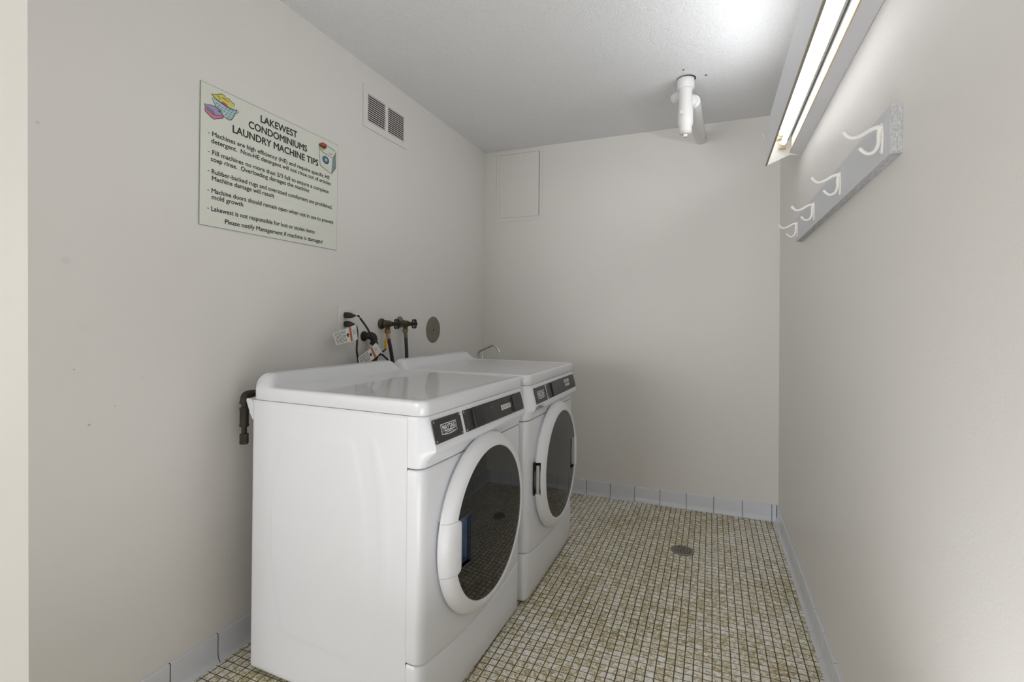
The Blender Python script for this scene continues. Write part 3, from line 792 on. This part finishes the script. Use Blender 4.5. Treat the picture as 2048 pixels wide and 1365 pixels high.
C1 = tag(bpy.data.objects.new('power_cord', None), 'black power cord from the upper plug, slanting down right with a warning tag', 'power cord'); COL.objects.link(C1)
plug(C1, -1.4525, 1.164)
mb = MB(); mb.tube([(.050, -1.4525, 1.161), (.062, -1.446, 1.163), (.070, -1.440, 1.160), (.066, -1.420, 1.146), (.066, -1.374, 1.103), (.068, -1.316, 1.029), (.068, -1.265, .978), (.070, -1.222, .944), (.080, -1.21, .88)], .0046, 12, smooth=6)
build('cable', mb, 'cord_black', C1)
mb = MB(); mb.tube([(.068, -1.317, 1.031), (.068, -1.290, 1.004), (.068, -1.269, .983)], .0056, 12, smooth=4); build('tag_sleeve', mb, 'tag_paper', C1)
mb = MB(); mb.tube([(.060, -1.449, 1.166), (.066, -1.438, 1.1635), (.069, -1.430, 1.155)], .0066, 10, smooth=3); build('paper_wrap', mb, 'tag_paper', C1)
card('warning_tag', [(.074, -1.444, .975), (.074, -1.321, 1.036), (.074, -1.279, .990), (.074, -1.429, .925)], C1)
C2 = tag(bpy.data.objects.new('power_cord', None), 'black power cord from the lower plug, hanging straight down behind a warning tag', 'power cord'); COL.objects.link(C2)
plug(C2, -1.4525, 1.124)
mb = MB(); mb.tube([(.050, -1.4525, 1.121), (.060, -1.446, 1.117), (.060, -1.440, 1.104), (.054, -1.428, 1.080), (.050, -1.425, 1.040), (.05, -1.427, 1.003), (.052, -1.418, .960), (.05, -1.405, .90)], .0046, 12, smooth=6)
build('cable', mb, 'cord_black', C2)
card('warning_tag', [(.066, -1.592, 1.086), (.068, -1.452, 1.124), (.068, -1.440, 1.056), (.066, -1.572, 1.036)], C2)

# ------------------------------------------------------------------ hose valves and hoses
def hexnut(mb, o, r, h0, h1, axis='z'):
    mb.lathe([(r * .93, h0), (r, h0 + .001), (r, h1 - .001), (r * .93, h1)], o, axis, 6)
def valve(name, y, z, label, plate_big):
    v = empty(name, (0, y, z), label, 'valve')
    mb = MB()
    if plate_big: mb.lathe([(.031, 0), (.031, .003), (.026, .008), (.014, .011)], (0, .004, .008), 'x', 36)
    else: mb.lathe([(.027, 0), (.028, .004), (.026, .010), (.020, .013), (.020, .018)], (0, 0, 0), 'x', 10)
    build('wall_flange', mb, 'patina_plate' if plate_big else 'aged_brass', v)
    mb = MB()
    mb.lathe([(.013, .005), (.013, .020), (.019, .024), (.019, .034), (.0155, .038), (.0165, .044), (.0165, .054), (.0125, .057), (.0125, .062)], (0, 0, 0), 'x', 24)
    hexnut(mb, (0, 0, 0), .0125, .061, .072, 'x')
    mb.lathe([(.0055, .071), (.0055, .098)], (0, 0, 0), 'x', 14)
    mb.lathe([(.0115, -.030), (.0115, -.012), (.015, 0)], (.040, 0, 0), 'z', 20)
    build('valve_body', mb, 'aged_brass', v)
    mb = MB(); n_ = 60; rows = []
    for k in range(n_ + 1):
        a = 2 * pi * k / n_; R_ = .0215 + .0022 * cos(6 * a); c = Vector((.094, R_ * cos(a), R_ * sin(a)))
        d = Vector((0, cos(a), sin(a)))
        rows.append([c + (Vector((1, 0, 0)) * cos(2 * pi * j / 10) + d * sin(2 * pi * j / 10)) * .0042 for j in range(10)])
    mb.loft(rows, cap=False)
    for k in range(6):
        a = 2 * pi * (k + .5) / 6; mb.tube([(.095, .003 * cos(a), .003 * sin(a)), (.094, .0195 * cos(a), .0195 * sin(a))], .0026, 8)
    mb.lathe([(.0062, .088), (.0062, .100), (.003, .103)], (0, 0, 0), 'x', 14)
    build('hand_wheel', mb, 'wheel_black', v)
    return v
VZ = 1.124
valve('hose_valve', -1.188, VZ, 'left of two dark brass hose valves on the left wall, dark ragged flange', False)
valve('hose_valve', -1.036, VZ, 'right of two dark brass hose valves, pale round flange behind it', True)
def hose(y, pts, label, colr, coupl):
    h = tag(bpy.data.objects.new('water_hose', None), label, 'hose'); COL.objects.link(h)
    mb = MB(); mb.mat(0); hexnut(mb, (.040, y, VZ), .0165, -.042, -.027); mb.lathe([(.0135, -.047), (.0150, -.040)], (.040, y, VZ), 'z', 18)
    build('hose_nut', mb, 'bright_brass', h)
    mb = MB(); mb.tube([(.040, y, VZ - .046), pts[0], pts[1]], .0098, 16); build('coupling', mb, coupl, h)
    mb = MB(); mb.tube(pts[1:], .0092, 16, smooth=6); build('hose_line', mb, 'black_rubber', h)
hose(-1.188, [(.041, -1.186, 1.068), (.042, -1.183, 1.052), (.046, -1.172, 1.005), (.046, -1.156, .944), (.046, -1.145, .86), (.046, -1.14, .72)], 'black hose with copper coupling below the left valve', 0, 'copper_coupling')
hose(-1.036, [(.041, -1.035, 1.068), (.042, -1.034, 1.052), (.043, -1.030, 1.0), (.044, -1.027, .944), (.044, -1.02, .86), (.044, -1.015, .72)], 'black hose with teal coupling below the right valve', 0, 'teal_coupling')

# ------------------------------------------------------------------ gas pipe: elbow and cock by the outlet, run behind the dryer, drip leg at its left
gp = empty('gas_pipe', (0, -1.29, .9), 'dark iron gas pipe with elbow, valve and yellow handle beneath the power cord', 'pipe')
def G(x, y, z): return (x, y + 1.29, z - .9)
mb = MB(); mb.lathe([(.024, 0), (.024, .003), (.014, .006)], G(0, -1.318, 1.066), 'x', 24)
mb.tube([G(.001, -1.318, 1.066), G(.022, -1.314, 1.068), G(.036, -1.302, 1.066), G(.040, -1.294, 1.052), G(.040, -1.293, 1.034)], [.013, .017, .0185, .0175, .0155], 18, smooth=5)
mb.lathe([(.0185, 0), (.0195, .003), (.0195, .009), (.0185, .012)], G(.040, -1.293, 1.026), 'z', 20)
build('elbow', mb, 'black_iron', gp)
mb = MB(); mb.tube([G(.040, -1.293, 1.03), G(.040, -1.288, .985)], .010, 14); build('nipple', mb, 'black_iron', gp)
mb = MB(); mb.lathe([(.010, .040), (.016, .034), (.018, .022), (.018, .008), (.013, .002), (.013, -.012), (.016, -.014), (.016, -.03)], G(.040, -1.288, .955), 'z', 20)
mb.tube([G(.040, -1.288, .972), G(.045, -1.262, .982)], [.013, .010], 14); mb.tube([G(.045, -1.264, .981), G(.047, -1.250, .984)], [.012, .0125], 14)
build('valve_body', mb, 'black_iron', gp)
mb = MB(); mb.mat(1).tube([G(.046, -1.252, .984), G(.050, -1.222, .996), G(.050, -1.214, 1.004)], [.006, .004, .004], 10)
mb.mat(0); rows = []
for z, hw_, hd in ((1.000, .0055, .0030), (1.006, .0080, .0040), (1.045, .0080, .0040), (1.049, .0072, .0036)):
    rows.append([G(.050 + hd * c_, -1.214 + hw_ * s_, z) for c_, s_ in ((1, -.8), (1, .8), (.6, 1), (-.6, 1), (-1, .8), (-1, -.8), (-.6, -1), (.6, -1))])
mb.loft(rows); build('lever_handle', mb, ['yellow_grip', 'black_iron'], gp)
mb = MB(); mb.tube([G(.040, -1.288, .925), G(.042, -1.288, .900), G(.050, -1.30, .889), G(.060, -1.34, .887), G(.062, -1.6, .887), G(.066, -1.93, .888), G(.067, -1.984, .888), G(.067, -2.003, .884), G(.067, -2.009, .868), G(.067, -2.009, .86)],
        [.0115, .0115, .0115, .0115, .0115, .0115, .013, .0145, .0145, .0140], 16, smooth=5)
mb.lathe([(.0155, 0), (.0155, .006)], G(.067, -2.009, .858), 'z', 18)
build('pipe_run', mb, 'black_iron', gp)
mb = MB(); mb.lathe([(.010, .865), (.010, .846), (.0150, .845), (.0150, .838), (.0138, .836), (.0138, .790), (.0145, .788), (.0145, .781), (.0085, .780), (.0085, .757), (.0085, .75)], (.067, -2.009 + 1.29, -.9), 'z', 20)
hexnut(mb, (.067, -2.009 + 1.29, -.9), .0140, .722, .757); build('drip_leg', mb, 'black_iron', gp)

# ------------------------------------------------------------------ utility faucet past the far machine
fc = empty('faucet', (0, -.25, .9), 'brushed metal gooseneck faucet peeking over the far washing machine', 'faucet')
mb = MB(); mb.lathe([(.024, 0), (.024, .005), (.014, .010), (.014, .060)], (0, -.02, -.03), 'x', 24)
mb.tube([(.058, -.02, -.03), (.084, -.012, -.03), (.084, 0, -.03), (.084, .0, -.012)], .014, 14)
build('faucet_body', mb, 'chrome', fc)
mb = MB(); mb.tube([(.084, 0, -.03), (.083, 0, .005), (.084, 0, .027), (.092, 0, .038), (.113, 0, .049), (.160, 0, .070), (.184, 0, .0795), (.202, 0, .0765), (.218, 0, .066), (.230, 0, .050), (.236, 0, .040)], [.0095, .0085, .0085, .008, .0075, .0075, .0075, .007, .007, .0068, .0068], 16, smooth=5)
mb.tube([(.2335, 0, .0445), (.2375, 0, .036)], .0088, 16); build('spout', mb, 'chrome', fc)
mb = MB(); mb.lathe([(.0075, -.035), (.0075, .012), (.0065, .0155)], (.113, -.005, 0), 'z', 14); mb.tube([(.084, 0, -.03), (.113, -.005, -.03)], .008, 12); build('handle', mb, 'chrome', fc)

# ------------------------------------------------------------------ white drain pipe at the ceiling
pp = empty('ceiling_pipe', (1.400, -.625, H), 'white painted cleanout pipe dropping from the ceiling and running into back wall', 'pipe')
mb = MB(); mb.lathe([(.0405, .004), (.0415, 0), (.0415, -.042), (.039, -.050), (.0315, -.053), (.0315, -.130), (.035, -.150), (.0365, -.165), (.0365, -.222), (.031, -.236), (.030, -.240), (.030, -.266), (.027, -.268)], (0, 0, 0), 'z', 40)
build('drop_pipe', mb, 'painted_pipe', pp)
mb = MB(); mb.lathe([(.026, -.266), (.026, -.272), (.022, -.274)], (0, 0, 0), 'z', 32); mb.box(-.0095, .0095, -.0095, .0095, -.288, -.272); build('cleanout_plug', mb, 'painted_pipe', pp, bevel=.0015)
mb = MB(); mb.tube([(-.010, -.030, -.176), (-.0125, -.043, -.176)], .0125, 20); build('test_cap', mb, 'painted_pipe', pp, bevel=.001)
mb = MB(); mb.tube([(.012, .01, -.110), (.030, .03, -.104), (.036, .05, -.104), (.045, .33, -.098), (.060, .624, -.088)], [.030, .034, .034, .034, .034], 28, smooth=4); build('branch_pipe', mb, 'painted_pipe', pp)
mb = MB(); mb.tube([(-.02, .02, -.058), (-.045, .055, -.058)], [.022, .022], 20); mb.tube([(-.042, .052, -.058), (-.055, .068, -.058)], [.026, .026], 20); build('side_stub', mb, 'painted_pipe', pp)
mb = MB(); mb.lathe([(.0455, -.0012), (.0455, .0), (.040, .001)], (.003, -.004, 0), 'z', 40); build('gap_shade_disc', mb, 'dark_gap', pp)  # dark disc stands in for shade in the gap round the pipe

# ------------------------------------------------------------------ fluorescent wall fixture
FY0, FY1 = -1.96, -.707
fx = empty('fluorescent_light_fixture', (W, (FY0 + FY1) / 2, 1.95), 'long fluorescent light fixture mounted high on right wall', 'light fixture')
o_ = (-W, -(FY0 + FY1) / 2, -1.95)
def F(*a): return (a[0] + o_[0], a[1] + o_[1], a[2] + o_[2])
def fbox(mb, x0, x1, z0, z1, y0=FY0, y1=FY1):
    a = F(x0, y0, z0); b = F(x1, y1, z1); mb.box(a[0], b[0], a[1], b[1], a[2], b[2]); return mb
ME = Matrix(((1, 0, 0, 0), (0, 0, 1, 0), (0, 1, 0, 0), (0, 0, 0, 1)))
def fprism(mb, pts, y0=FY0, y1=FY1):
    mb.prism([(x - W, z - 1.95) for x, z in pts], y0 - (FY0 + FY1) / 2, y1 - (FY0 + FY1) / 2, ME); return mb
build('front_board', fprism(MB(), [(1.7500, 1.866), (1.7525, 1.866), (1.7575, 2.039), (1.7540, 2.039)]), 'fixture_paint', fx)
build('front_lip', fprism(MB(), [(1.7497, 1.8585), (1.7565, 1.8625), (1.7570, 1.869), (1.7499, 1.8665)]), 'fixture_lip', fx)
mb = fprism(MB(), [(1.8895, 1.893), (1.8895, 1.905), (1.8485, 1.919), (1.8475, 1.908)]); build('wall_channel', mb, 'fixture_paint', fx)
mb = fprism(MB(), [(1.8478, 1.9075), (1.8500, 1.920), (1.8470, 1.9225), (1.8450, 1.9095)]); build('channel_edge', mb, 'fixture_edge', fx)
mb = fprism(MB(), [(1.8495, 1.9205), (1.8430, 2.005), (1.8450, 2.008), (1.8530, 1.9205)])
fprism(mb, [(1.8430, 2.003), (1.8895, 2.003), (1.8895, 2.008), (1.8440, 2.008)]); build('reflector', mb, 'fixture_reflector', fx)
mb = fprism(MB(), [(1.8315, 1.955), (1.8378, 1.955), (1.8440, 1.992), (1.8400, 1.994)], FY0 + .02, FY1 - .03); build('tube_channel', mb, 'channel_grey', fx)
for y0, y1 in ((FY1 - .0025, FY1), (FY0, FY0 + .0025)):
    build('end_plate', fprism(MB(), [(1.7515, 1.860), (1.8478, 1.900), (1.8895, 1.893), (1.8895, 2.008), (1.7570, 2.038)], y0, y1), 'fixture_reflector', fx)
for (tx_, tz_, ye) in ((1.8152, 1.942, FY1 - .030), (1.8077, 1.985, FY1 - .030)):
    mb = MB(); L0 = FY0 + .03
    mb.tube([F(tx_, L0 + .02, tz_), F(tx_, ye - .018, tz_)], .0103, 24, cap=True); tb = build('tube', mb, 'tube_glow', fx)
    for a, b_ in ((ye - .020, ye - .002), (L0 + .002, L0 + .021)):
        mb = MB(); mb.tube([F(tx_, a, tz_), F(tx_, b_, tz_)], .0106, 24); build('tube_cap', mb, 'chrome', tb)
    for a, b_ in ((ye - .002, FY1 - .0025), (FY0 + .0025, L0 + .002)):
        build('socket', fbox(MB(), tx_ - .015, tx_ + .015, tz_ - .016, tz_ + .016, a, b_), 'socket_yellowed', fx, bevel=.003)

# ------------------------------------------------------------------ coat rack board and hooks
bd = empty('hook_board', (W, -1.346, 1.555), 'white painted wooden board on the right wall carrying four hooks', 'coat rack')
mb = MB(); mb.mat(0).box(-.0215, -.0002, -.611, .611, -.0515, .0515)
mb.mat(1).box(-.0212, -.0004, -.6114, -.6105, -.0512, .0512).mat(1).box(-.0212, -.0004, -.610, .610, -.0519, -.0510)
build('board', mb, ['rack_paint', 'rack_wood_grain'], bd)
def hook_parts(t, k=1.0):
    """coat hook in local coordinates: plate against x=0, arms reach to -x"""
    mb = MB(); rows = []
    for x, g_ in ((0, 0), (-.0020, 0), (-.0030, .0012)):
        rows.append([(x, (.0085 - g_) * k * cos(2 * pi * j / 24), (-.020 + (.034 - g_) * sin(2 * pi * j / 24)) * k) for j in range(24)])
    mb.loft(rows[::-1])
    build('mounting_plate', mb, 'hook_paint', t)
    mb = MB(); mb.tube([(-.001 * k, 0, .002 * k), (-.008 * k, 0, .005 * k), (-.020 * k, 0, .0015 * k), (-.038 * k, 0, -.009 * k), (-.054 * k, 0, -.0125 * k), (-.064 * k, 0, -.007 * k), (-.070 * k, 0, .001 * k), (-.0725 * k, 0, .004 * k)],
            [.0075 * k, .0052 * k, .0042 * k, .0041 * k, .0042 * k, .0046 * k, .0058 * k, .0040 * k], 14, smooth=5)
    build('upper_arm', mb, 'hook_paint', t)
    mb = MB(); mb.tube([(-.004 * k, 0, .001 * k), (-.0065 * k, 0, -.014 * k), (-.0065 * k, 0, -.030 * k), (-.013 * k, 0, -.046 * k), (-.0245 * k, 0, -.0510 * k), (-.034 * k, 0, -.0455 * k), (-.0395 * k, 0, -.0385 * k), (-.041 * k, 0, -.036 * k)],
            [.0055 * k, .0042 * k, .0040 * k, .0038 * k, .0036 * k, .0038 * k, .0046 * k, .003 * k], 14, smooth=5)
    build('lower_arm', mb, 'hook_paint', t)
    for zz in (-.0025, -.046):
        mb = MB(); mb.lathe([(.0026 * k, .0022), (.0026 * k, .0034), (.0012 * k, .0040)], (0, .0055 * k if zz < -.02 else -.0055 * k, zz * k), 'x', 12, sign=-1)
        build('screw', mb, 'hook_paint', t)
HK = [(-1.905, 'white double coat hook on the board, nearest the camera'), (-1.530, 'white double coat hook, second along the board from the camera'),
      (-1.143, 'white double coat hook, third along the board from the camera'), (-.772, 'white double coat hook at the far end of the board')]
h0 = empty('coat_hook', (W - .0216, HK[0][0], 1.573), HK[0][1], 'coat hook', group='coat hooks on the board'); hook_parts(h0)
def dup(root, loc, label, scale=None, group=None):
    r = root.copy(); COL.objects.link(r); r.location = loc; r['label'] = label
    for ch in list(root.children):
        c = ch.copy(); COL.objects.link(c); c.parent = r
    return r
for y, lb in HK[1:]: dup(h0, (W - .0216, y, 1.573), lb)
hk = empty('coat_hook', (W, -.06, 2.15), 'single white hook high on right wall, mostly hidden behind the light fixture', 'coat hook')
mb = MB(); mb.lathe([(.017, 0), (.017, .003), (.013, .005)], (0, 0, 0), 'x', 24, sign=-1); build('mounting_plate', mb, 'hook_paint', hk)
mb = MB(); mb.tube([(-.002, 0, 0), (-.022, 0, -.004), (-.045, 0, .004), (-.066, 0, .022), (-.080, 0, .044), (-.089, 0, .066), (-.0945, 0, .078)], [.006, .005, .005, .005, .0052, .0062, .0075], 14, smooth=5)
mb.tube([(-.0945, 0, .074), (-.0965, 0, .080), (-.0975, 0, .084)], [.0075, .0085, .005], 14, smooth=4); build('hook_arm', mb, 'hook_paint', hk)

# ------------------------------------------------------------------ floor drain
dn = empty('floor_drain', (1.399, -.602, 0), 'round metal floor drain with punched holes in the mosaic floor', 'drain')
mb = MB(); mb.lathe([(.056, .0006), (.0555, .0035), (.052, .0048), (.050, .0042), (.004, .0042), (.004, .0006)], (0, 0, 0), 'z', 56)
plate_ = build('grate', mb, 'drain_metal', dn)
cut = MB()
for rr, cnt, ph in ((.0115, 5, .3), (.0235, 10, .1), (.0365, 15, 0)):
    for k in range(cnt):
        a = 2 * pi * k / cnt + ph; cut.lathe([(.0044, -.01), (.0044, .02)], (rr * cos(a), rr * sin(a), 0), 'z', 10)
boolean(plate_, cut)
mb = MB(); mb.lathe([(.0535, .0002), (.0535, .0012)], (0, 0, 0), 'z', 40); build('drain_shade_disc', mb, 'pure_black', dn)  # flat black disc stands in for the shade below the holes
mb = MB(); mb.lathe([(.0045, .003), (.0045, .0052), (.002, .0058)], (0, 0, 0), 'z', 12); build('screw', mb, 'drain_metal', dn)

bpy.context.view_layer.update()
